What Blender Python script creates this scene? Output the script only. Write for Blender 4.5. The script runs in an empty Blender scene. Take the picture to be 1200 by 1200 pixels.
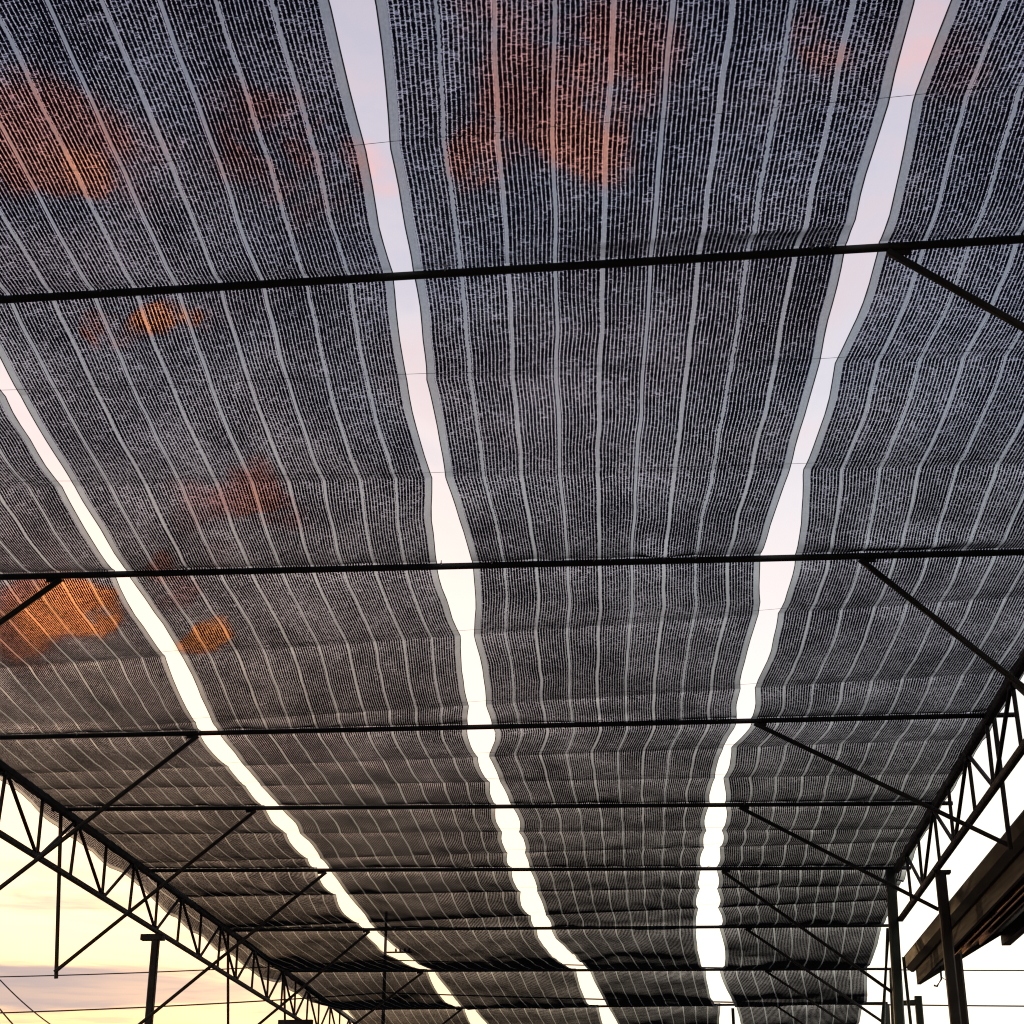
import bpy, bmesh, math, random
from mathutils import Vector, Matrix, noise
random.seed(7)
sc = bpy.context.scene
COL = sc.collection
EYE = 1.6                       # eye height above the ground
RZ = EYE + 3.6                  # height of the roof frame
def V(x, y, z): return Vector((x, y, z))

# ------------------------------------------------------------------ helpers
def finish(o, parent=None):
    COL.objects.link(o)
    if parent: o.parent = parent
    return o

def tag(o, label=None, cat=None, group=None, kind=None):
    if label: o['label'] = label
    if cat: o['category'] = cat
    if group: o['group'] = group
    if kind: o['kind'] = kind
    return o

def empty(name, loc=(0, 0, 0)):
    o = bpy.data.objects.new(name, None)
    o.location = loc
    o.empty_display_size = 0.2
    return finish(o)

def local(parent, p):
    return p - parent.location if parent else p

def frame_for(d):
    d = d.normalized()
    up = V(0, 0, 1) if abs(d.z) < 0.95 else V(1, 0, 0)
    s = d.cross(up).normalized()
    return s, s.cross(d).normalized()

def add_bar(bm, p, q, w, h=None):
    """square section between two points, softened along its long edges"""
    h = h or w
    s, u = frame_for(q - p)
    c = 0.16
    prof = [(-.5, -.5 + c), (-.5 + c, -.5), (.5 - c, -.5), (.5, -.5 + c), (.5, .5 - c), (.5 - c, .5), (-.5 + c, .5), (-.5, .5 - c)]
    a = [bm.verts.new(p + s * (x * w) + u * (y * h)) for x, y in prof]
    b = [bm.verts.new(q + s * (x * w) + u * (y * h)) for x, y in prof]
    n = len(prof)
    for i in range(n):
        bm.faces.new((a[i], a[(i + 1) % n], b[(i + 1) % n], b[i]))
    bm.faces.new(a[::-1]); bm.faces.new(b)

def add_tube(bm, pts, r, n=8):
    rings = []
    for i, p in enumerate(pts):
        d = (pts[min(i + 1, len(pts) - 1)] - pts[max(i - 1, 0)])
        s, u = frame_for(d)
        rr = r[i] if isinstance(r, (list, tuple)) else r
        rings.append([bm.verts.new(p + (s * math.cos(2 * math.pi * k / n) + u * math.sin(2 * math.pi * k / n)) * rr) for k in range(n)])
    for A, B in zip(rings, rings[1:]):
        for k in range(n):
            f = bm.faces.new((A[k], A[(k + 1) % n], B[(k + 1) % n], B[k]))
            f.smooth = True
    bm.faces.new(rings[0][::-1]); bm.faces.new(rings[-1])

def add_box(bm, lo, hi):
    x0, y0, z0 = lo; x1, y1, z1 = hi
    v = [bm.verts.new(V(x, y, z)) for z in (z0, z1) for x, y in ((x0, y0), (x1, y0), (x1, y1), (x0, y1))]
    for f in ((3, 2, 1, 0), (4, 5, 6, 7), (0, 1, 5, 4), (1, 2, 6, 5), (2, 3, 7, 6), (3, 0, 4, 7)):
        bm.faces.new([v[i] for i in f])

def add_prism(bm, prof, y0, y1):
    """profile in XZ pulled along Y"""
    a = [bm.verts.new(V(x, y0, z)) for x, z in prof]
    b = [bm.verts.new(V(x, y1, z)) for x, z in prof]
    n = len(prof)
    for i in range(n):
        bm.faces.new((a[i], b[i], b[(i + 1) % n], a[(i + 1) % n]))
    bm.faces.new(a); bm.faces.new(b[::-1])

def build(name, bm, mat, parent=None, shift=True):
    if parent is not None and shift:
        for v in bm.verts: v.co -= parent.location
    bmesh.ops.recalc_face_normals(bm, faces=bm.faces)
    me = bpy.data.meshes.new(name)
    bm.to_mesh(me); bm.free()
    me.materials.append(mat)
    o = bpy.data.objects.new(name, me)
    return finish(o, parent)

def bar_obj(name, p, q, w, mat, parent=None, h=None):
    bm = bmesh.new(); add_bar(bm, p, q, w, h); return build(name, bm, mat, parent)
def tube_obj(name, pts, r, mat, parent=None, n=8):
    bm = bmesh.new(); add_tube(bm, pts, r, n); return build(name, bm, mat, parent)

# ------------------------------------------------------------------ node helpers
class NT:
    def __init__(s, tree): s.t = tree
    def n(s, typ, **kw):
        nd = s.t.nodes.new(typ)
        for k, v in kw.items(): setattr(nd, k, v)
        return nd
    def link(s, a, b): s.t.links.new(a, b)
    def put(s, val, sock):
        if isinstance(val, bpy.types.NodeSocket): s.link(val, sock)
        elif val is not None: sock.default_value = val
    def m(s, op, a, b=None, c=None, clamp=False):
        nd = s.n('ShaderNodeMath', operation=op, use_clamp=clamp)
        s.put(a, nd.inputs[0]); s.put(b, nd.inputs[1]); s.put(c, nd.inputs[2])
        return nd.outputs[0]
    def add(s, a, b): return s.m('ADD', a, b)
    def sub(s, a, b): return s.m('SUBTRACT', a, b)
    def mul(s, a, b): return s.m('MULTIPLY', a, b)
    def rng(s, v, a, b, c=0.0, d=1.0, smooth=True):
        nd = s.n('ShaderNodeMapRange', interpolation_type='SMOOTHSTEP' if smooth else 'LINEAR')
        s.put(v, nd.inputs[0])
        for i, q in enumerate((a, b, c, d)): s.put(q, nd.inputs[1 + i])
        return nd.outputs[0]
    def xyz(s, a, b, c=0.0):
        nd = s.n('ShaderNodeCombineXYZ')
        s.put(a, nd.inputs[0]); s.put(b, nd.inputs[1]); s.put(c, nd.inputs[2])
        return nd.outputs[0]
    def noise(s, vec, scale=1.0, detail=2.0, rough=0.5, dist=0.0):
        nd = s.n('ShaderNodeTexNoise')
        s.put(vec, nd.inputs['Vector']); nd.inputs['Scale'].default_value = scale
        nd.inputs['Detail'].default_value = detail; nd.inputs['Roughness'].default_value = rough
        nd.inputs['Distortion'].default_value = dist
        return nd.outputs[0]
    def mix(s, f, a, b, blend='MIX'):
        nd = s.n('ShaderNodeMix', data_type='RGBA', blend_type=blend)
        s.put(f, nd.inputs[0])
        for val, sk in ((a, nd.inputs[6]), (b, nd.inputs[7])):
            s.put(val if isinstance(val, bpy.types.NodeSocket) else (*val[:3], 1.0), sk)
        return nd.outputs[2]
    def fmix(s, f, a, b):
        nd = s.n('ShaderNodeMix', data_type='FLOAT')
        s.put(f, nd.inputs[0]); s.put(a, nd.inputs[2]); s.put(b, nd.inputs[3])
        return nd.outputs[0]

def new_mat(name):
    m = bpy.data.materials.new(name); m.use_nodes = True
    m.node_tree.nodes.clear()
    return m, NT(m.node_tree)

def surf_mat(name, c1, c2, scale=6, rough=0.6, metal=0.0, stretch=(1, 1, 1), bump=0.0, c3=None):
    m, t = new_mat(name)
    out = t.n('ShaderNodeOutputMaterial'); b = t.n('ShaderNodeBsdfPrincipled')
    tc = t.n('ShaderNodeTexCoord'); mp = t.n('ShaderNodeMapping')
    mp.inputs['Scale'].default_value = stretch
    t.link(tc.outputs['Object'], mp.inputs[0])
    nz = t.noise(mp.outputs[0], scale, 5, 0.6)
    col = t.mix(t.rng(nz, .35, .65), c1, c2)
    if c3:
        n2 = t.noise(mp.outputs[0], scale * 0.37, 6, 0.7)
        col = t.mix(t.rng(n2, .55, .68), col, c3)
    t.link(col, b.inputs['Base Color'])
    t.put(t.rng(nz, .3, .7, rough - .1, rough + .1), b.inputs['Roughness'])
    b.inputs['Metallic'].default_value = metal
    if bump:
        bp = t.n('ShaderNodeBump'); bp.inputs['Strength'].default_value = bump
        t.link(nz, bp.inputs['Height']); t.link(bp.outputs[0], b.inputs['Normal'])
    t.link(b.outputs[0], out.inputs[0])
    return m

STEEL = surf_mat('dark_painted_steel', (.005, .006, .006), (.009, .010, .010), 9, .62, c3=(.014, .009, .006), bump=.1)
STEEL_BROWN = surf_mat('rusty_dark_steel', (.006, .0045, .004), (.012, .008, .006), 9, .65, c3=(.026, .012, .006), bump=.15)
STEEL_GREEN = surf_mat('green_painted_steel', (.016, .034, .026), (.024, .045, .034), 7, .5, c3=(.035, .022, .014), bump=.1)
WIRE = surf_mat('thin_wire', (.05, .05, .05), (.09, .085, .08), 30, .45, .6)
CABLE = surf_mat('cable_sheath', (.05, .045, .045), (.08, .07, .07), 3, .6)
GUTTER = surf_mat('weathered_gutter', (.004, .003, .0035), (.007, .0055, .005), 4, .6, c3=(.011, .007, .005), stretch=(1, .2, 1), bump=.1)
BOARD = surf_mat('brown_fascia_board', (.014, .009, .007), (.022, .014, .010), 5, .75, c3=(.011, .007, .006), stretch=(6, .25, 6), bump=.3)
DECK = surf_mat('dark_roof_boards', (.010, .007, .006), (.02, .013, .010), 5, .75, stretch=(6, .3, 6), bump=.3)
BATTEN = surf_mat('sunset_glint_batten', (.30, .135, .04), (.38, .18, .06), 6, .3, 1.0, stretch=(6, .3, 6))  # gold metal tint puts the sunset glint into the batten colour
POLEWOOD = surf_mat('pole_timber', (.05, .04, .035), (.09, .07, .06), 4, .8, stretch=(3, 3, .3), bump=.3)
CERAMIC = surf_mat('brown_ceramic', (.06, .03, .02), (.09, .045, .03), 8, .25)
TIE = surf_mat('white_plastic_tie', (.6, .62, .62), (.75, .75, .74), 20, .4)
EARTH = surf_mat('packed_earth', (.075, .06, .045), (.12, .10, .075), .9, .95, c3=(.05, .055, .03), bump=.4)

# ------------------------------------------------------------------ shade net material
def net_material():
    m, t = new_mat('striped_shade_net')
    out = t.n('ShaderNodeOutputMaterial')
    uvn = t.n('ShaderNodeUVMap', uv_map='weave'); ed = t.n('ShaderNodeUVMap', uv_map='edge')
    sp = t.n('ShaderNodeSeparateXYZ'); t.link(uvn.outputs[0], sp.inputs[0])
    se = t.n('ShaderNodeSeparateXYZ'); t.link(ed.outputs[0], se.inputs[0])
    u0, v = sp.outputs[0], sp.outputs[1]
    dist = se.outputs[0]
    wob = t.noise(t.xyz(t.mul(u0, 6), t.mul(v, 4)), 1, 2)
    u = t.add(u0, t.mul(t.sub(wob, .5), .0045))
    L = t.mul(u, 1 / .01655)
    fl = t.m('FLOOR', L); fr = t.m('FRACT', L)
    B = t.add(t.mul(u, 1 / .19), .5)                       # every eleventh row is a solid pale tape
    fb = t.m('ABSOLUTE', t.sub(t.m('FRACT', B), .5))
    bandid = t.m('FLOOR', B)
    bandw = t.add(.038, t.mul(t.sub(t.noise(t.xyz(t.mul(bandid, 5.3), t.mul(v, .8)), 1, 1), .5), .03))
    n2e = t.noise(t.xyz(t.mul(u0, 90), t.mul(v, 60), 5.7), 1, 2, .6)
    fuzz = t.rng(t.noise(t.xyz(t.mul(bandid, 7.77), 3.3), 1, 0), .52, .60)
    band = t.rng(t.add(t.sub(fb, bandw), t.mul(t.mul(t.sub(n2e, .5), fuzz), .11)), -.008, .008, 1, 0)
    selv = t.rng(t.add(dist, t.mul(t.sub(n2e, .5), .008)), .033, .038, 1, 0)
    hem = t.rng(dist, .003, .005, 1, 0)
    n1 = t.noise(t.xyz(t.mul(fl, 3.17), t.mul(v, 150), .3), 1, 2, .75)
    n2 = t.noise(t.xyz(t.mul(u0, 190), t.mul(v, 210), .7), 1, 2, .7)
    low = t.noise(t.xyz(t.mul(u0, 2.6), t.mul(v, 1.3), 2.7), 1, 4, .6)
    mid = t.noise(t.xyz(t.mul(u0, 17), t.mul(v, 22), 8.1), 1, 3, .6)
    hw = t.add(t.add(.385, t.mul(t.sub(n1, .5), .30)), t.mul(t.sub(n2, .5), .78))
    hw = t.sub(hw, t.mul(t.sub(low, .5), .22))
    fdist = t.m('ABSOLUTE', t.sub(fr, .5))
    core = t.rng(t.sub(fdist, hw), -.05, .05, 1, 0)
    thr = t.add(t.add(.375, t.mul(t.sub(low, .5), .25)), t.mul(t.sub(mid, .5), .30))
    brk = t.rng(t.sub(t.add(n1, t.mul(t.sub(n2, .5), .22)), thr), -.03, .03, 0, 1)
    solid = t.m('MAXIMUM', band, selv)
    brk = t.fmix(brk, .36, 1.0)
    dark = t.mul(t.mul(core, brk), t.sub(1, solid))
    # openness falls when the cloth is seen edge-on: tapes stand up out of its plane
    lw = t.n('ShaderNodeLayerWeight'); lw.inputs['Blend'].default_value = .5
    cos = t.sub(1, lw.outputs['Facing'])
    att = t.rng(cos, .13, .46, .0, 1, False)
    attb = t.rng(cos, .09, .44, .0, 1, False)
    tl = t.mul(t.mul(t.fmix(dark, t.add(.42, t.mul(mid, .24)), .004), att), t.fmix(hem, 1, 1))
    streak = t.noise(t.xyz(t.mul(u0, 420), t.mul(v, 5), 1.9), 1, 2, .6)
    wov = t.add(.55, t.add(t.mul(n2e, .45), t.mul(streak, .45)))
    tb = t.mul(t.mul(t.fmix(hem, .38, .10), wov), attb)
    T = t.fmix(solid, tl, tb)
    tint = t.mix(solid, (.92, .95, 1), (.86, .97, 1))
    tint = t.mix(dark, tint, (.45, .6, 1))
    tr = t.n('ShaderNodeBsdfTransparent'); t.link(tint, tr.inputs[0])
    fibre = t.n('ShaderNodeBsdfTranslucent')
    fc = t.mix(solid, (.014, .014, .015), (.07, .08, .085))
    fc = t.mix(t.m('MAXIMUM', dark, hem), fc, (.002, .002, .002))
    t.link(fc, fibre.inputs[0])
    tape = t.n('ShaderNodeBsdfDiffuse')
    tcx = t.mix(solid, (.010, .011, .012), (.10, .11, .115))
    tcx = t.mix(t.m('MAXIMUM', dark, hem), tcx, (.004, .004, .005))
    t.link(tcx, tape.inputs[0])
    mx0 = t.n('ShaderNodeMixShader'); mx0.inputs[0].default_value = .5
    t.link(fibre.outputs[0], mx0.inputs[1]); t.link(tape.outputs[0], mx0.inputs[2])
    mx = t.n('ShaderNodeMixShader')
    t.link(T, mx.inputs[0]); t.link(mx0.outputs[0], mx.inputs[1]); t.link(tr.outputs[0], mx.inputs[2])
    t.link(mx.outputs[0], out.inputs[0])
    return m
NET = net_material()

# ------------------------------------------------------------------ layout of the roof frame
XL, XR = -5.23, 2.50
# purlins: (left x, left y, right x, right y)
PUR = [(-5.36, 2.62, 2.70, 2.55), (-5.36, 5.84, 2.70, 5.63), (-5.36, 8.78, 2.70, 8.93), (-5.36, 12.08, 2.70, 12.12), (-5.36, 14.36, 2.66, 14.80),
       (-5.30, 17.03, 2.66, 17.55), (-5.22, 20.62, 2.92, 20.95), (-5.22, 23.96, 3.34, 24.45), (-5.22, 28.10, 3.68, 28.05), (-5.22, 32.0, 3.9, 32.1)]
def pur_y(k, x):
    a, b, c, d = PUR[k]
    return b + (d - b) * (x - a) / (c - a)
# wires: y at x=-3, -1, .8 (straight lines fitted through them), and the purlin in front of each
WIR = [(0, 3.55, 3.55), (0, 4.90, 4.70), (1, 6.62, 6.62), (1, 7.67, 7.76), (2, 10.05, 9.65), (2, 11.55, 11.15), (3, 12.95, 12.78), (3, 13.75, 13.80),
       (4, 15.62, 15.80), (4, 16.50, 16.35), (5, 18.45, 18.45), (5, 19.85, 19.35)]
def wire_y(w, x):
    k, a, b = w
    return a + (b - a) * (x + 1.05) / 1.8 * .55

def lerp_tab(tab, y):
    if y <= tab[0][0]: return tab[0][1]
    for (a, p), (b, q) in zip(tab, tab[1:]):
        if y <= b:
            s = (y - a) / (b - a)
            return p + (q - p) * s
    return tab[-1][1]

PY = [p[1] for p in PUR]
EDGE = {
 'A_l': [(-1, -5.27), (10, -5.27), (12.2, -5.33), (14.4, -5.43), (16.8, -5.45), (18.5, -5.50), (20.4, -5.52), (23.9, -5.44), (26, -5.30), (28.1, -5.12), (32, -4.75)],
 'A_r': [(-1, -2.72), (5.8, -2.86), (6.57, -2.91), (8.0, -3.01), (8.88, -3.085), (9.65, -3.12), (10.34, -3.195), (11.13, -3.29), (12.2, -3.43), (14.7, -3.45), (17.2, -3.49), (20.9, -3.59), (24.1, -3.24), (28.2, -3.16), (32, -3.05)],
 'B_l': [(-1, -2.55), (5.8, -2.77), (6.6, -2.84), (8.0, -2.945), (8.88, -3.01), (9.65, -3.03), (10.34, -3.08), (11.13, -3.185), (12.2, -3.29), (14.7, -3.32), (17.2, -3.36), (20.9, -3.45), (24.1, -3.15), (28.2, -3.00), (32, -2.85)],
 'B_r': [(-1, -.86), (4.1, -.92), (4.86, -.94), (5.81, -.975), (6.63, -1.04), (7.67, -1.06), (8.9, -1.19), (10.1, -1.185), (11.63, -1.30), (12.27, -1.38), (12.86, -1.375), (13.83, -1.35), (14.85, -1.39), (17.4, -1.47), (21.2, -1.45), (24.3, -1.13), (28.6, -.94), (32, -.8)],
 'C_l': [(-1, -.72), (4.1, -.79), (4.86, -.85), (5.81, -.89), (6.63, -.95), (7.67, -.99), (8.9, -.98), (10.1, -1.10), (11.63, -1.17), (12.27, -1.18), (12.86, -1.28), (13.83, -1.26), (14.85, -1.24), (17.4, -1.28), (21.2, -1.28), (24.3, -.94), (28.6, -.79), (32, -.65)],
 'C_r': [(-1, .99), (4.25, .92), (4.72, .90), (5.7, .84), (6.6, .815), (7.77, .755), (8.9, .67), (9.6, .715), (11.1, .655), (12.25, .66), (12.8, .585), (13.8, .54), (14.75, .52), (17.6, .50), (21.1, .51), (24.6, .71), (28.3, 1.03), (32, 1.2)],
 'D_l': [(-1, 1.10), (4.25, 1.02), (4.72, .98), (5.7, .97), (6.6, .885), (7.77, .825), (8.9, .87), (9.6, .84), (11.1, .755), (12.25, .77), (12.8, .65), (13.8, .615), (14.75, .66), (17.6, .66), (21.1, .79), (24.6, .90), (28.3, 1.27), (32, 1.45)],
 'D_r': [(-1, 2.56), (16.5, 2.57), (19.3, 2.69), (21.2, 2.77), (24, 2.91), (27, 3.22), (30, 3.40), (32, 3.5)],
}
# mid-span bulge of the gaps, towards the net's own middle (per bay)
SAG = [.010, .011, .012, .010, .010, .017, .050, .085, .09, .10]

GATHER = [(.52, 5.42, .34, .10, -.050), (-.05, 5.50, .25, .08, -.025), (.10, 8.72, .10, .09, -.05), (1.5, 8.70, .5, .10, -.03), (-.2, 12.0, .4, .1, -.03), (-4.6, 11.9, .6, .12, -.03), (.0, 20.7, .6, .18, -.05), (1.6, 27.2, .9, .3, -.07), (1.0, 23.2, .4, .3, -.05), (-2.0, 20.6, .5, .2, -.04)]
def supports(x):
    """sorted list of (y, kind, bay) along one lengthwise thread"""
    s = [(pur_y(k, x), 'p', k) for k in range(len(PUR))] + [(wire_y(w, x), 'w', w[0]) for w in WIR]
    return sorted(s)

def make_net(name, L, R, u_off, seed, label):
    rnd = random.Random(seed)
    NC = 46
    sup_mid = supports(0)
    # row parameter list: denser next to the supports
    rows = []
    fr = [0, .02, .05, .09, .14, .2, .27, .35, .43, .5, .57, .65, .73, .8, .86, .91, .95, .98]
    spans = len(sup_mid) - 1
    bulge = [(rnd.uniform(.5, 1.4), rnd.uniform(.5, 1.4)) for _ in range(spans)]
    sagm = [rnd.uniform(.75, 1.3) for _ in range(spans)]
    for i in range(spans):
        for f in fr: rows.append((i, f))
    rows.append((spans - 1, 1.0))
    bm = bmesh.new(); uvl = bm.loops.layers.uv.new('weave'); uve = bm.loops.layers.uv.new('edge')
    grid = []; meta = []
    for (i, f) in rows:
        line = []
        for c in range(NC + 1):
            s = c / NC
            s = .5 - .5 * math.cos(math.pi * s) if False else s
            # the fixed x estimate to look up supports
            ym = sup_mid[i][0] * (1 - f) + sup_mid[i + 1][0] * f
            xl, xr = lerp_tab(EDGE[L], ym), lerp_tab(EDGE[R], ym)
            x = xl + (xr - xl) * s
            sp = supports(x)
            a, b = sp[i], sp[i + 1]
            y = a[0] * (1 - f) + b[0] * f
            xl, xr = lerp_tab(EDGE[L], y), lerp_tab(EDGE[R], y)
            span = b[0] - a[0]
            hump = 4 * f * (1 - f)
            # edges pull back between the ties
            pull = [.010, .012, .016, .026, .036, .034, .034, .03, .03, .03][a[2]] * min(span, 2.2) / 1.2 * hump
            if L != 'A_l': xl += pull * bulge[i][0]
            if R != 'D_r': xr -= pull * bulge[i][1]
            W = xr - xl
            x = xl + W * s
            bay = a[2]
            depth = SAG[bay] * (span / 1.15 if span < 2.4 else span / 2.6) * sagm[i]
            wav = noise.noise(V(x * 1.1, y * .5, seed * 3.1))
            # belly: fairly flat in the middle, steeper at the supports
            g = hump ** (.85 if bay < 6 else 1.0)
            z = RZ + .0245 - depth * g * (1 + .45 * wav)
            # crisp fold over the purlin tubes
            dp = min((abs(y - q[0]) for q in sp if q[1] == 'p'))
            dw = min((abs(y - q[0]) for q in sp if q[1] == 'w'))
            z -= (.022 if bay < 5 else .03) * (1 - math.exp(-dp / .11))
            z += .003 * math.exp(-dw / .10)
            # gathers where the cloth bunches up against a tube
            for gx, gy, rx, ry, dz in GATHER:
                ex = ((x - gx) / rx) ** 2 + ((y - gy) / ry) ** 2
                if ex < 6: z += dz * math.exp(-ex)
            # creases
            z += .010 * noise.noise(V(x * 5.5, y * 2.2, seed)) * min(1, hump * 2)
            z += .008 * noise.noise(V((x + y) * 9, y * 3, seed + 4)) * math.exp(-dp / .35)
            if bay >= 6: z += .03 * noise.noise(V(x * 2.2 + y * 1.1, y * 1.6, seed + 9)) * hump
            x += .010 * noise.noise(V(x * 4, y * 2.5, seed + 2)) * hump
            # loose hem beyond the trusses hangs down a little
            if L == 'A_l' and y < 27 and x < XL - .05:
                over = (XL - .05 - x) * 1.05
                x = XL - .05 - over * (.12 + .10 * noise.noise(V(y * 1.7, 0, 5)))
                z -= over * (1 + .3 * noise.noise(V(y * 1.3, 0, 3)))
            if R == 'D_r' and y < 18 and x > XR: z -= .3 * (x - XR)
            line.append(bm.verts.new(V(x, y, z)))
        grid.append(line)
        meta.append(sup_mid[i][0] * (1 - f) + sup_mid[i + 1][0] * f)
    W0 = abs(EDGE[R][3][1] - EDGE[L][3][1])
    W0 = round(W0 / .19) * .19
    for r in range(len(grid) - 1):
        for c in range(NC):
            f = bm.faces.new((grid[r][c], grid[r][c + 1], grid[r + 1][c + 1], grid[r + 1][c]))
            f.smooth = True
            for lp, (rr, cc) in zip(f.loops, ((r, c), (r, c + 1), (r + 1, c + 1), (r + 1, c))):
                uu = W0 * cc / NC
                lp[uvl].uv = (uu + u_off * .19 * 40, meta[rr] + seed * .37)
                lp[uve].uv = (uu if cc < NC / 2 else W0 - uu, 0)
    edges = [[g[0].co.copy() for g in grid], [g[-1].co.copy() for g in grid]]
    me = bpy.data.meshes.new(name)
    bmesh.ops.recalc_face_normals(bm, faces=bm.faces)
    bm.to_mesh(me); bm.free(); me.materials.append(NET)
    o = finish(bpy.data.objects.new(name, me))
    tag(o, label, 'shade net', 'long shade nets laid side by side over the roof frame')
    for e in edges:
        tube_obj('edge_cord', e[::2] + [e[-1]], .0020, WIRE_DARK, o, 5)
    return o

WIRE_DARK = surf_mat('black_hem_cord', (.008, .008, .009), (.014, .014, .015), 30, .7)
make_net('shade_net', 'A_l', 'A_r', 1, 11, 'grey striped net along the left truss, loose hem hanging past it')
make_net('shade_net', 'B_l', 'B_r', 2, 23, 'grey striped net between the leftmost and middle sky gaps, pink clouds behind its near end')
make_net('shade_net', 'C_l', 'C_r', 3, 37, 'grey striped net at mid roof, between the middle and rightmost sky gaps')
make_net('shade_net', 'D_l', 'D_r', 4, 51, 'grey striped net between the rightmost sky gap and the right truss')

# ------------------------------------------------------------------ purlins with their hangers and knee braces
ORD = ['', 'first', 'second', 'third', 'fourth', 'fifth', 'sixth', 'seventh', 'eighth', 'ninth']
BR_R = [1.0, 1.00, 1.23, .79, .78, .71, 1.10, 1.53, 1.9, 2.1]
BR_L = [-3.4, -3.4, -3.39, -3.43, -3.52, -3.39, -3.51, -3.3, -3.2, -3.1]
LABP = {
 1: 'thick dark purlin nearest the camera, crossing the full width near the top',
 2: 'dark purlin second from the top, orange cloud just under its left end',
 3: 'dark purlin third from the top, right end on a right truss joint',
 4: 'dark purlin fourth from the top, left end sticking out past the left truss',
 5: 'dark purlin fifth from the top, meeting the head of the green column',
 6: 'dark purlin sixth from the top, just in front of the darkest net bays',
 7: 'thin dark purlin seventh from the top, deep in the shaded far end',
 8: 'thin dark purlin eighth from the top, lowest one seen in the photo',
 9: 'dark purlin at the far end of the roof below the picture edge'}
for k in range(1, 10):
    a, ya, c, yc = PUR[k]
    w = .033 if k == 1 else .036
    root = empty('roof_purlin', (0, (ya + yc) / 2, RZ))
    tag(root, LABP[k], 'purlin', 'steel purlins across the shade roof')
    drop = .002
    P = lambda x: V(x, pur_y(k, x), RZ - drop * math.sin(math.pi * (x - a) / (c - a)))
    bm = bmesh.new()
    n = 14
    pts = [P(a + (c - a) * i / n) for i in range(n + 1)]
    add_tube(bm, pts, w / 2 * 1.05, 10)
    build('rail', bm, STEEL, root)
    # left hanger and brace
    zb_l = EYE + 2.13; zb_r = EYE + {1: 2.33, 2: 2.30}.get(k, 2.60)
    xl = XL - .045; xr = XR + .045
    if k not in (5, 8):
        yl = pur_y(k, xl)
        bar_obj('hanger', V(xl, yl, RZ - .02), V(xl + .10, yl + (.06 if k < 6 else .02), zb_l), .030, STEEL_BROWN, root)
        pl = V(xl + .09, yl + .03, zb_l + .05)
    else:
        pl = V(xl, pur_y(k, xl) + .1, zb_l - .1)
    bar_obj('knee_brace', P(BR_L[k]) + V(0, 0, -.02), pl, .029 if k < 5 else .030, STEEL_BROWN if k > 3 else STEEL, root)
    if k <= 3:
        yr = pur_y(k, xr)
        bar_obj('hanger', V(xr, yr, RZ - .02), V(xr, yr - .02, zb_r), .032, STEEL, root)
        pr = V(xr, yr - .01, zb_r + .03)
    elif k == 4: pr = V(XR - .03, 14.95, EYE + 2.70)
    elif k == 5: pr = V(XR - .05, 17.62, EYE + 2.30)
    elif k == 6: pr = V(2.95, 21.1, EYE + 2.3)
    elif k == 7: pr = V(3.36, 24.5, EYE + 2.35)
    else: pr = V(c - .02, yc + .05, EYE + 2.35)
    bar_obj('knee_brace', P(BR_R[k]) + V(0, 0, -.02), pr, .026 if k == 1 else .030, STEEL, root)
    # gusset where the brace meets the tube
    for xx, sg in ((BR_L[k], -1), (BR_R[k], 1)):
        bm = bmesh.new(); q = P(xx)
        vs = [q + V(-.03 * sg, 0, -.0), q + V(.09 * sg, 0, -.0), q + V(.09 * sg, 0, -.04), q + V(.03 * sg, 0, -.036)]
        A = [bm.verts.new(p_ + V(0, -.004, 0)) for p_ in vs]; Bv = [bm.verts.new(p_ + V(0, .004, 0)) for p_ in vs]
        bm.faces.new(A); bm.faces.new(Bv[::-1])
        for i in range(4): bm.faces.new((A[i], Bv[i], Bv[(i + 1) % 4], A[(i + 1) % 4]))
        build('gusset', bm, STEEL, root)
    # white plastic ties that hold the net down
    rt = random.Random(90 + k)
    for j in range(7 if k < 7 else 4):
        xx = rt.uniform(-4.6 if k > 2 else -3.6, 2.2)
        q = P(xx)
        bm = bmesh.new()
        r0 = w / 2 + .004
        ring = [q + V(.006 * math.sin(3 * th), math.cos(th) * r0, math.sin(th) * r0) for th in [2 * math.pi * i / 12 for i in range(12)]]
        ring = ring[2:7]
        add_tube(bm, ring, .0025, 5)
        add_tube(bm, [q + V(0, -r0 * .8, r0 * .5), q + V(rt.uniform(-.02, .02), -r0 - .012, r0 * .8), q + V(rt.uniform(-.03, .03), -r0 - .02, r0 * .95)], .0032, 5)
        build('net_tie', bm, TIE, root)

# ------------------------------------------------------------------ thin wires under the nets
pos = {}
for w in WIR: pos.setdefault(w[0], []).append(w)
for k, ws in pos.items():
    for j, w in enumerate(ws):
        bm = bmesh.new()
        x0, x1 = XL - .05, XR + .05
        pts = []
        for i in range(61):
            x = x0 + (x1 - x0) * i / 60
            pts.append(V(x, wire_y(w, x) + .004 * math.sin(x * 9 + k), RZ + .040 - .006 * abs(math.sin(x * 2.2 + j)) ** 2))
        add_tube(bm, pts, .0010, 5)
        o = build('support_wire', bm, WIRE_DARK)
        if k == 0:
            lab = ['thin wire at the nets above the top picture edge', 'thin wire across the sky gaps near the top, before the nearest purlin'][j]
        elif len(ws) == 1:
            lab = 'only thin wire between the %s and %s purlins from the top' % (ORD[k], ORD[k + 1])
        else:
            lab = '%s of two thin wires between the %s and %s purlins from the top' % (['nearer', 'farther'][j], ORD[k], ORD[k + 1])
        tag(o, lab, 'wire', 'thin support wires under the nets')

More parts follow.
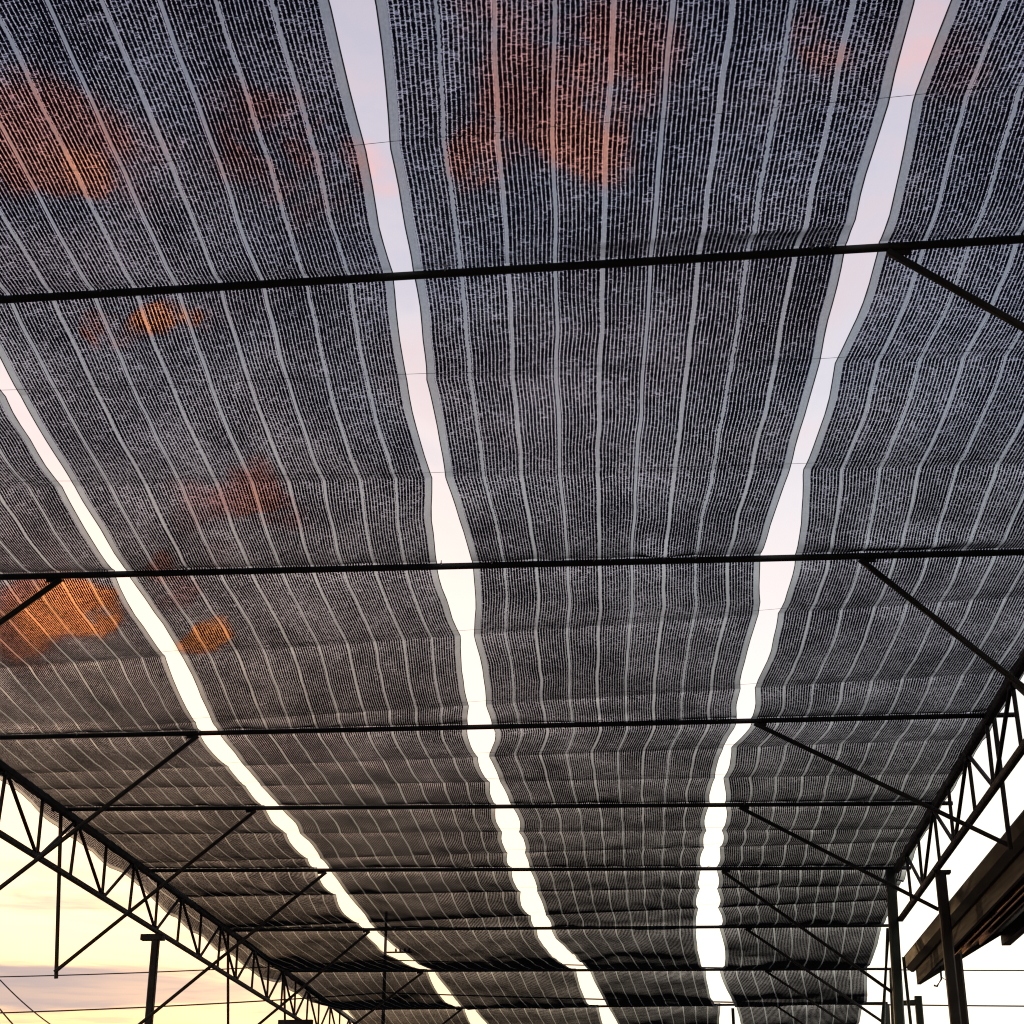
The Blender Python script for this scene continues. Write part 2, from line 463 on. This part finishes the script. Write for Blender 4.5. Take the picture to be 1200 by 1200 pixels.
# ------------------------------------------------------------------ the two side trusses
def truss(x, y0, y1, t0, step, ztop, zbot, wt, wb, ww, mat_top, mat_web, label):
    root = empty('roof_truss', (x, y0, zbot))
    tag(root, label, 'truss', 'lattice trusses along the sides of the roof')
    bar_obj('top_chord', V(x, y0, ztop), V(x, y1, ztop), wt, mat_top, root)
    bar_obj('bottom_chord', V(x, y0, zbot), V(x, y1, zbot), wb, mat_web, root)
    n = 0; y = t0
    zt, zb = ztop - wt / 2 + .012, zbot + wb / 2 - .012
    while y < y1 + .01:
        yb = y + step * .52
        if y0 < y:
            bar_obj('web_post', V(x + .006, y, zt), V(x + .006, y - .03, zb), ww, mat_web, root)
            if y - step * .46 > y0: bar_obj('web_diagonal', V(x, y - .035, zt), V(x, y - step + step * .52 + .03, zb), ww, mat_web, root)
            # joint plate
            bm = bmesh.new()
            add_box(bm, (x - .022, y - .06, ztop - wt * .95), (x + .022, y + .06, ztop - wt * .3)); build('joint_plate', bm, mat_web, root)
        if yb < y1 and yb > y0:
            if y > y0: bar_obj('web_diagonal', V(x, y + .035, zt), V(x, yb - .03, zb), ww, mat_web, root)
            bar_obj('web_post', V(x - .006, yb - .02, zt), V(x - .006, yb, zb), ww, mat_web, root)
            bm = bmesh.new()
            add_box(bm, (x - .02, yb - .055, zbot + wb * .3), (x + .02, yb + .055, zbot + wb * .95)); build('joint_plate', bm, mat_web, root)
        y += step
        n += 1
    return root
truss(XL, 1.0, 31.0, 12.87 - 7 * 1.80, 1.80, RZ - .03, EYE + 3.05, .062, .046, .027, STEEL_BROWN, STEEL_BROWN,
      'dark lattice truss descending the left side against the yellow sky')
truss(XR, 1.0, 17.5, 13.05 - 6 * 1.84, 1.84, RZ - .03, EYE + 3.07, .066, .052, .028, STEEL, STEEL,
      'dark lattice truss on the right side, ending at the green column')

# ------------------------------------------------------------------ columns
def column(name, label, x, y, ztop, w, mat, cap=None, lean=(0, 0), base=.26):
    root = empty(name, (x + lean[0], y + lean[1], 0))
    tag(root, label, 'column', 'steel columns carrying the roof')
    bar_obj('shaft', V(x + lean[0], y + lean[1], .012), V(x, y, ztop), w, mat, root)
    bm = bmesh.new(); add_box(bm, (x + lean[0] - base / 2, y + lean[1] - base / 2, 0), (x + lean[0] + base / 2, y + lean[1] + base / 2, .012)); build('base_plate', bm, mat, root)
    if cap:
        x0, x1, th = cap
        bm = bmesh.new(); add_box(bm, (x + x0, y - .05, ztop), (x + x1, y + .05, ztop + th)); build('cap_plate', bm, mat, root)
    return root
column('steel_column', 'slim dark column under the left truss with an offset cap plate, against the sky', XL, 17.45, EYE + 2.955, .078, STEEL_BROWN, (-.155, .085, .06), (-.0, 0))
column('steel_column', 'far left column with a wide flat cap, cut by the bottom edge', XL + .05, 24.7, EYE + 2.955, .09, STEEL_BROWN, (-.30, .20, .065))
column('steel_column', 'dark column under the right truss rising just past the roof eave', XR, 14.85, EYE + 2.99, .088, STEEL_BROWN, (-.06, .085, .025))
g = column('steel_column', 'dark green column at the far end of the right truss, with a slanting side leg', 2.445, 17.52, RZ - .02, .098, STEEL_GREEN, None, (-.16, 0), .32)
tube_obj('side_leg', [V(2.40, 17.75, EYE + 3.02), V(2.33, 18.2, EYE + 2.2), V(1.98, 18.9, .02)], .022, STEEL_GREEN, g)
bar_obj('side_leg', V(2.50, 17.55, EYE + 2.7), V(2.60, 17.75, .02), .03, STEEL_GREEN, g)
column('steel_column', 'far column under the sixth purlin, mostly hidden behind the green column', 2.90, 21.0, RZ - .02, .08, STEEL_GREEN, None, (-.15, 0))
column('steel_column', 'far column under the seventh purlin, seen low beside the green column', 3.32, 24.5, RZ - .02, .09, STEEL_GREEN, None, (-.25, 0))
column('steel_column', 'farthest column on the right, under the eighth purlin at the bottom edge', 3.66, 28.05, RZ - .02, .09, STEEL_GREEN, None, (-.2, 0))
column('steel_column', 'thin dark column in the rightmost sky gap at the bottom edge', 1.22, 28.35, RZ - .02, .05, STEEL_BROWN, None, (0, 0))
# stub post with an arm right of the green column
r = empty('stub_post', (2.66, 17.9, 0)); tag(r, 'short dark green post with a side arm, right of the green column', 'post')
bar_obj('shaft', V(2.62, 17.9, 0), V(2.66, 17.9, EYE + 2.36), .072, STEEL_GREEN, r)
bar_obj('arm', V(2.49, 17.88, EYE + 2.29), V(2.63, 17.9, EYE + 2.30), .05, STEEL_GREEN, r)

# ------------------------------------------------------------------ neighbouring open shed on the right
sh = empty('open_shed', (3.0, 17.2, 0))
tag(sh, 'dark timber eave of an open shed, lower right, brown fascia and glint-coloured battens', 'shed')
XE = 2.70; Y0, Y1 = 7.0, 18.15; zt = EYE + 2.82
slope = .56
def roof_z(x, off): return zt - .30 + off + slope * (x - XE)
# gutter: a hollow box profile
bm = bmesh.new()
add_prism(bm, [(XE - .09, zt), (XE - .105, zt - .03), (XE - .085, zt - .12), (XE - .03, zt - .165), (XE - .002, zt - .165), (XE - .002, zt - .145), (XE - .03, zt - .145), (XE - .065, zt - .11), (XE - .08, zt - .03), (XE - .075, zt)], Y0, Y1 + .12)
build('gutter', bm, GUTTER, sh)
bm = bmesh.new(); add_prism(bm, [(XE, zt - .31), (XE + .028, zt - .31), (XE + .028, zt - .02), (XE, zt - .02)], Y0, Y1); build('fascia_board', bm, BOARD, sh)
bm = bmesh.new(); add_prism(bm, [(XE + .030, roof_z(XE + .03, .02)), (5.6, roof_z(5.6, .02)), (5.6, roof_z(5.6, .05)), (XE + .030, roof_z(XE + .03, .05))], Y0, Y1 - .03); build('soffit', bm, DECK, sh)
# corrugated roof sheet on top
bm = bmesh.new()
top = []; N = 160
for i in range(N + 1):
    y = Y0 + (Y1 + .06 - Y0) * i / N
    zz = .018 * math.sin(y * 2 * math.pi / .15)
    top.append([bm.verts.new(V(x, y, roof_z(x, .33) + zz)) for x in (XE - .06, 3.6, 4.6, 5.6)])
for A, Bq in zip(top, top[1:]):
    for i in range(3): bm.faces.new((A[i], A[i + 1], Bq[i + 1], Bq[i])).smooth = True
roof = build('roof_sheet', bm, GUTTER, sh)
so = roof.modifiers.new('t', 'SOLIDIFY'); so.thickness = .006
# rafter and barge board at the far gable
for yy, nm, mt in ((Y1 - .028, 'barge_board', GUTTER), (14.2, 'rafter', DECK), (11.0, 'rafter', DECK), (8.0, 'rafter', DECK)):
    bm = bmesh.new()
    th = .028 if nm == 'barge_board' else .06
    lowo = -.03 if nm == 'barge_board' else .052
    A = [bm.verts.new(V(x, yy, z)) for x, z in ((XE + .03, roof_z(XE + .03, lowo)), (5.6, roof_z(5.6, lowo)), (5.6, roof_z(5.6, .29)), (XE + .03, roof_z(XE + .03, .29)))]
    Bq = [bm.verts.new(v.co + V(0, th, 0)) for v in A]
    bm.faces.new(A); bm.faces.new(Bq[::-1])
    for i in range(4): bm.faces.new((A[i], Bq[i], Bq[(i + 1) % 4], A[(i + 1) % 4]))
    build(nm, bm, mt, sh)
for j, (off, low) in enumerate(((.07, .322), (.12, .332), (.19, .330))):  # lower edges drop below the fascia to catch the sky glow
    x = XE + off
    bm = bmesh.new(); add_prism(bm, [(x + .006, zt - low), (x + .018, zt - low), (x + .018, roof_z(x, .017)), (x, roof_z(x, .012))], Y0, Y1 - 1.6 - .5 * j); build('batten', bm, BATTEN, sh)
for x in (3.62, 4.7):
    bm = bmesh.new(); add_prism(bm, [(x, roof_z(x, -.13)), (x + .09, roof_z(x, -.13)), (x + .09, roof_z(x, .0)), (x, roof_z(x, .0))], Y0, Y1 + .06); build('roof_beam', bm, DECK, sh)
for (x, y) in ((2.93, 17.1), (2.93, 9.0), (5.2, 17.1), (5.2, 9.0)):
    bar_obj('post', V(x, y, 0), V(x, y, roof_z(x, .0)), .135, DECK, sh)
# bracket with a loose hook below the gutter
bm = bmesh.new()
q = V(XE + .10, 17.2, zt - .39)
add_tube(bm, [q + V(0, 0, .12), q, q + V(-.05, 0, -.07), q + V(-.08, 0, -.06)], .011, 6)
add_tube(bm, [q + V(.0, 0, .02), q + V(.07, 0, -.03), q + V(.12, 0, -.10)], .004, 5)
build('hook', bm, STEEL, sh)

# ------------------------------------------------------------------ utility pole and overhead lines
PX, PYY = -7.20, 45.0
up = empty('utility_pole', (PX, PYY, 0)); tag(up, 'distant utility pole with a crossarm of insulators, seen through the lower left net', 'utility pole')
tube_obj('shaft', [V(PX, PYY, 0), V(PX, PYY, 5), V(PX, PYY, EYE + 8.3)], [.09, .06, .035], POLEWOOD, up, 10)
bar_obj('crossarm', V(PX + .0, PYY - .1, EYE + 7.2), V(PX + .72, PYY - .1, EYE + 7.2), .045, POLEWOOD, up)
for dx in (.30, .42, .54, .66):
    tube_obj('insulator', [V(PX + dx, PYY - .10, EYE + 7.21), V(PX + dx, PYY - .10, EYE + 7.25), V(PX + dx, PYY - .10, EYE + 7.27), V(PX + dx, PYY - .10, EYE + 7.30)], [.02, .035, .025, .025], CERAMIC, up, 8)
def cable(pts, r, label, grp='overhead lines low in the sky'):
    bm = bmesh.new(); P = []
    for a, b in zip(pts, pts[1:]):
        for i in range(24):
            f = i / 24; P.append(a.lerp(b, f) + V(0, 0, -.35 * 4 * f * (1 - f)))
    P.append(pts[-1]); add_tube(bm, P, r, 5)
    return tag(build('overhead_line', bm, CABLE), label, 'overhead line', grp)
cable([V(-34, 45.2, EYE + 7.1), V(PX, 45.2, EYE + 7.05), V(34, 45.2, EYE + 6.7)], .017, 'upper of the two level overhead lines low in the sky')
cable([V(-34, 45.2, EYE + 6.0), V(PX, 45.2, EYE + 6.2), V(34, 45.2, EYE + 5.75)], .02, 'lower of the two level overhead lines, crossing the mauve cloud bank')
# steep lines in the lower left corner
cable([V(-21.6, 45, EYE + 8.85), V(-17.69, 45, EYE + 6.62), V(-13.8, 45, EYE + 4.5)], .018, 'upper of two steep overhead lines in the lower left corner')
cable([V(-21.6, 45, EYE + 8.1), V(-17.6, 45, EYE + 5.86), V(-14.0, 45, EYE + 3.6)], .022, 'lower of two steep overhead lines in the lower left corner')

# ------------------------------------------------------------------ ground
bm = bmesh.new()
R0 = 900
n = 48
ring0 = bm.verts.new(V(0, 15, 0)); prev = None
rings = []
for rad in (12, 40, 140, 420, R0):
    rings.append([bm.verts.new(V(math.cos(2 * math.pi * i / n) * rad, 15 + math.sin(2 * math.pi * i / n) * rad, 0)) for i in range(n)])
for i in range(n): bm.faces.new((ring0, rings[0][i], rings[0][(i + 1) % n]))
for A, Bq in zip(rings, rings[1:]):
    for i in range(n): bm.faces.new((A[i], Bq[i], Bq[(i + 1) % n], A[(i + 1) % n]))
tag(build('ground', bm, EARTH), kind='structure')

# ------------------------------------------------------------------ camera
f, pitch, yaw, roll = 1952.51, .415948895, -.0844138684, .000405
cp, sp_ = math.cos(pitch), math.sin(pitch); cy, sy = math.cos(yaw), math.sin(yaw); cr, sr = math.cos(roll), math.sin(roll)
F = V(sy * cp, cy * cp, sp_); Rr = V(cy, -sy, 0); U = Rr.cross(F)
R2 = Rr * cr + U * sr; U2 = U * cr - Rr * sr
cam = bpy.data.cameras.new('camera'); co = bpy.data.objects.new('camera', cam); COL.objects.link(co)
M = Matrix((R2, U2, -F)).transposed().to_4x4(); M.translation = V(0, 0, EYE)
co.matrix_world = M
cam.sensor_width = 36; cam.lens = f / 1200 * 36
cam.clip_start = .05; cam.clip_end = 3000
sc.camera = co
def ray(x, y):
    return (F * f + R2 * (x - 600) - U2 * (y - 600)).normalized()

# ------------------------------------------------------------------ sky and sun
SUN_AZ, SUN_EL = math.radians(-21), math.radians(2.5)
sun_dir = V(math.sin(SUN_AZ) * math.cos(SUN_EL), math.cos(SUN_AZ) * math.cos(SUN_EL), math.sin(SUN_EL))
ld = bpy.data.lights.new('sun', 'SUN'); ld.energy = .2; ld.angle = math.radians(.6); ld.color = (1, .62, .30)
lo = bpy.data.objects.new('sun', ld); COL.objects.link(lo)
lo.rotation_euler = sun_dir.to_track_quat('Z', 'Y').to_euler(); lo.location = (-20, 60, 30)

wd = bpy.data.worlds.new('World'); sc.world = wd; wd.use_nodes = True
wd.node_tree.nodes.clear(); t = NT(wd.node_tree)
out = t.n('ShaderNodeOutputWorld'); bg = t.n('ShaderNodeBackground')
sky = t.n('ShaderNodeTexSky', sky_type='NISHITA'); sky.sun_disc = False
sky.sun_elevation = SUN_EL; sky.sun_rotation = SUN_AZ % (2 * math.pi); sky.altitude = 50; sky.dust_density = 1.5
tc = t.n('ShaderNodeTexCoord'); D = tc.outputs['Generated']
sx = t.n('ShaderNodeSeparateXYZ'); t.link(D, sx.inputs[0]); elev0 = sx.outputs[2]
# thin high veil: pale near the horizon, lavender overhead
rp = t.n('ShaderNodeValToRGB'); t.link(t.m('MAXIMUM', sx.outputs[2], 0), rp.inputs[0])
els = [(0.0, (1.7, 1.28, .62)), (.10, (1.7, 1.36, .78)), (.18, (1.5, 1.28, 1.0)), (.28, (1.2, 1.12, 1.10)), (.38, (1.02, .98, 1.02)), (.50, (.82, .80, .90)), (.62, (.70, .66, .78)), (.8, (.36, .38, .52)), (1.0, (.22, .25, .40))]
cr_ = rp.color_ramp
while len(cr_.elements) < len(els): cr_.elements.new(.5)
for e, (p_, c_) in zip(cr_.elements, els): e.position = p_; e.color = (*c_, 1)
nish = t.n('ShaderNodeVectorMath', operation='SCALE'); t.link(sky.outputs[0], nish.inputs[0]); nish.inputs['Scale'].default_value = .10
col = t.mix(.88, nish.outputs[0], rp.outputs[0])
def dotdir(d, src=None):
    nd = t.n('ShaderNodeVectorMath', operation='DOT_PRODUCT'); t.link(src or D, nd.inputs[0]); nd.inputs[1].default_value = tuple(d)
    return nd.outputs['Value']
# the warm side of the sky; the opposite side is darker
sd = dotdir(sun_dir)
glow = t.m('POWER', t.m('MAXIMUM', sd, 0), 20)
col = t.mix(t.mul(glow, .85), col, (2.6, 1.46, .76))
back = t.rng(sd, -.9, .35, .2, 1)
colv = t.n('ShaderNodeVectorMath', operation='SCALE'); t.link(col, colv.inputs[0]); t.link(back, colv.inputs['Scale']); col = colv.outputs[0]
# sunset-lit puffs
cm = t.n('ShaderNodeMapping'); cm.inputs['Scale'].default_value = (1, 1, 1.7); t.link(D, cm.inputs[0])
nzA = t.noise(cm.outputs[0], 17, 4, .55, .8); nzB = t.noise(cm.outputs[0], 48, 3, .6)
tex = t.add(t.mul(nzA, .75), t.mul(nzB, .25))
BL = [
 (10, 185, 45, .55, .10), (42, 160, 60, .50, .04), (85, 168, 60, .45, .02), (70, 196, 32, .6, .12), (98, 203, 28, 1.0, .2), (118, 203, 22, .5, .1), (150, 190, 60, .28, 0), (20, 130, 60, .3, 0),
 (300, 150, 70, .28, .0), (345, 190, 75, .34, .02), (300, 200, 45, .25, .02), (432, 195, 34, .32, .15),
 (152, 400, 17, .6, .15), (165, 385, 20, .85, .22), (183, 372, 20, 1.2, .35), (200, 363, 16, .9, .28), (222, 366, 15, 1.1, .35), (245, 373, 16, .6, .15), (121, 385, 18, .55, .12), (120, 400, 16, .4, .1),
 (302, 556, 26, .55, .06), (312, 572, 22, .55, .06), (276, 588, 28, .5, .05), (300, 598, 24, .8, .12), (326, 606, 24, .55, .08), (225, 592, 30, .35, .02), (345, 608, 22, .3, .02),
 (117, 708, 23, 1.6, .9), (104, 714, 30, 1.4, .75), (80, 714, 30, 1.2, .6), (58, 728, 30, 1.1, .5), (40, 702, 30, .8, .35), (25, 748, 36, .8, .35), (88, 692, 24, .9, .4), (138, 716, 14, .6, .3), (60, 755, 36, .6, .2), (10, 715, 30, .6, .2),
 (220, 754, 13, .9, .4), (229, 751, 16, 1.2, .5), (244, 743, 19, 1.5, .8), (258, 737, 17, 1.3, .6), (264, 748, 15, .9, .35), (187, 662, 22, .8, .2), (207, 692, 24, .4, .08), (262, 655, 20, .2, .02),
 (590, 165, 60, .42, .05), (560, 185, 36, .4, .06), (640, 120, 70, .40, .02), (690, 175, 44, .6, .12), (665, 165, 36, .55, .1), (720, 185, 34, .4, .08), (625, 30, 90, .36, 0), (735, 60, 70, .34, .02), (700, 95, 60, .34, .04), (962, 45, 36, .5, .06), (1105, 60, 60, .2, .05)]
wn = t.n('ShaderNodeTexNoise'); t.link(D, wn.inputs['Vector']); wn.inputs['Scale'].default_value = 26; wn.inputs['Detail'].default_value = 3
wv = t.n('ShaderNodeVectorMath', operation='SUBTRACT'); t.link(wn.outputs[1], wv.inputs[0]); wv.inputs[1].default_value = (.5, .5, .5)
ws = t.n('ShaderNodeVectorMath', operation='MULTIPLY'); t.link(wv.outputs[0], ws.inputs[0]); ws.inputs[1].default_value = (.045, .03, .016)
wa = t.n('ShaderNodeVectorMath', operation='ADD'); t.link(D, wa.inputs[0]); t.link(ws.outputs[0], wa.inputs[1])
wnm = t.n('ShaderNodeVectorMath', operation='NORMALIZE'); t.link(wa.outputs[0], wnm.inputs[0]); DW = wnm.outputs[0]
tot = None; ori = None
for (px, py, rad, st, ob) in BL:
    d = ray(px, py)
    a = math.atan(rad * 1.3 / 1952)
    mk = t.rng(dotdir(d, DW), math.cos(a), 1.0, 0, st * 1.15)
    tot = mk if tot is None else t.add(tot, mk)
    o_ = t.mul(mk, ob); ori = o_ if ori is None else t.add(ori, o_)
mask = t.rng(t.mul(t.m('POWER', t.m('MAXIMUM', tot, 0), .8), t.rng(tex, .34, .62, .15, 1.35)), .0, 1.0, 0, 1)
ccol = t.mix(t.m('MINIMUM', ori, 1), (1.12, .48, .40), (3.6, 1.08, .26))
veil = t.noise(cm.outputs[0], 5.5, 5, .6, .6)
col = t.mix(t.mul(t.rng(veil, .46, .70, 0, .42), t.rng(elev0, .30, .50, 0, 1)), col, (.86, .62, .62))
col = t.mix(t.mul(t.rng(veil, .56, .34, 0, .30), t.rng(elev0, .30, .50, 0, 1)), col, (.50, .52, .68))
col = t.mix(t.mul(mask, .86), col, ccol)
neut = t.mul(t.rng(sx.outputs[0], -.16, .10, 0, .85), t.rng(elev0, .30, .16, 0, 1))
col = t.mix(neut, col, (1.52, 1.34, 1.10))
lowgold = t.mul(t.rng(elev0, .09, .185, 1, 0), t.rng(sx.outputs[0], -.42, -.05, 1, 0))
col = t.mix(t.mul(lowgold, .85), col, (1.85, 1.05, .36))
# mauve stratus streaks low on the left, and a bank near the horizon
mpn = t.n('ShaderNodeMapping'); mpn.inputs['Scale'].default_value = (3.2, 3.2, 34); t.link(D, mpn.inputs[0])
st = t.noise(mpn.outputs[0], 1.6, 5, .55, .3)
mp2 = t.n('ShaderNodeMapping'); mp2.inputs['Scale'].default_value = (7, 7, 70); t.link(D, mp2.inputs[0])
st2 = t.noise(mp2.outputs[0], 1.3, 4, .6, .4)
elev = sx.outputs[2]
bandm = t.mul(t.rng(elev, .112, .128, 0, 1), t.rng(elev, .138, .158, 1, 0))
lowm = t.rng(elev, .02, .12, .8, .6)
sb = t.rng(t.add(st, t.mul(bandm, .22)), .57, .74, 0, 1)
side = t.rng(sx.outputs[0], -.42, .0, 1, .0)
vis = t.mul(t.mul(sb, side), t.rng(elev, .16, .22, 1, 0))
wisp = t.mul(t.mul(t.rng(st2, .48, .68, 0, .75), side), t.rng(elev, .17, .205, 1, 0))
col = t.mix(wisp, col, (.84, .62, .46))
col = t.mix(t.mul(vis, .9), col, (.50, .42, .44))
t.link(col, bg.inputs[0]); bg.inputs[1].default_value = 1.0
t.link(bg.outputs[0], out.inputs[0])

# ------------------------------------------------------------------ render settings
sc.view_settings.view_transform = 'Standard'; sc.view_settings.look = 'None'
sc.view_settings.exposure = 0; sc.view_settings.gamma = 1; sc.view_settings.use_curve_mapping = False
sc.cycles.filter_width = 1.15
sc.cycles.transparent_max_bounces = 24
sc.cycles.max_bounces = 4; sc.cycles.diffuse_bounces = 2; sc.cycles.glossy_bounces = 2
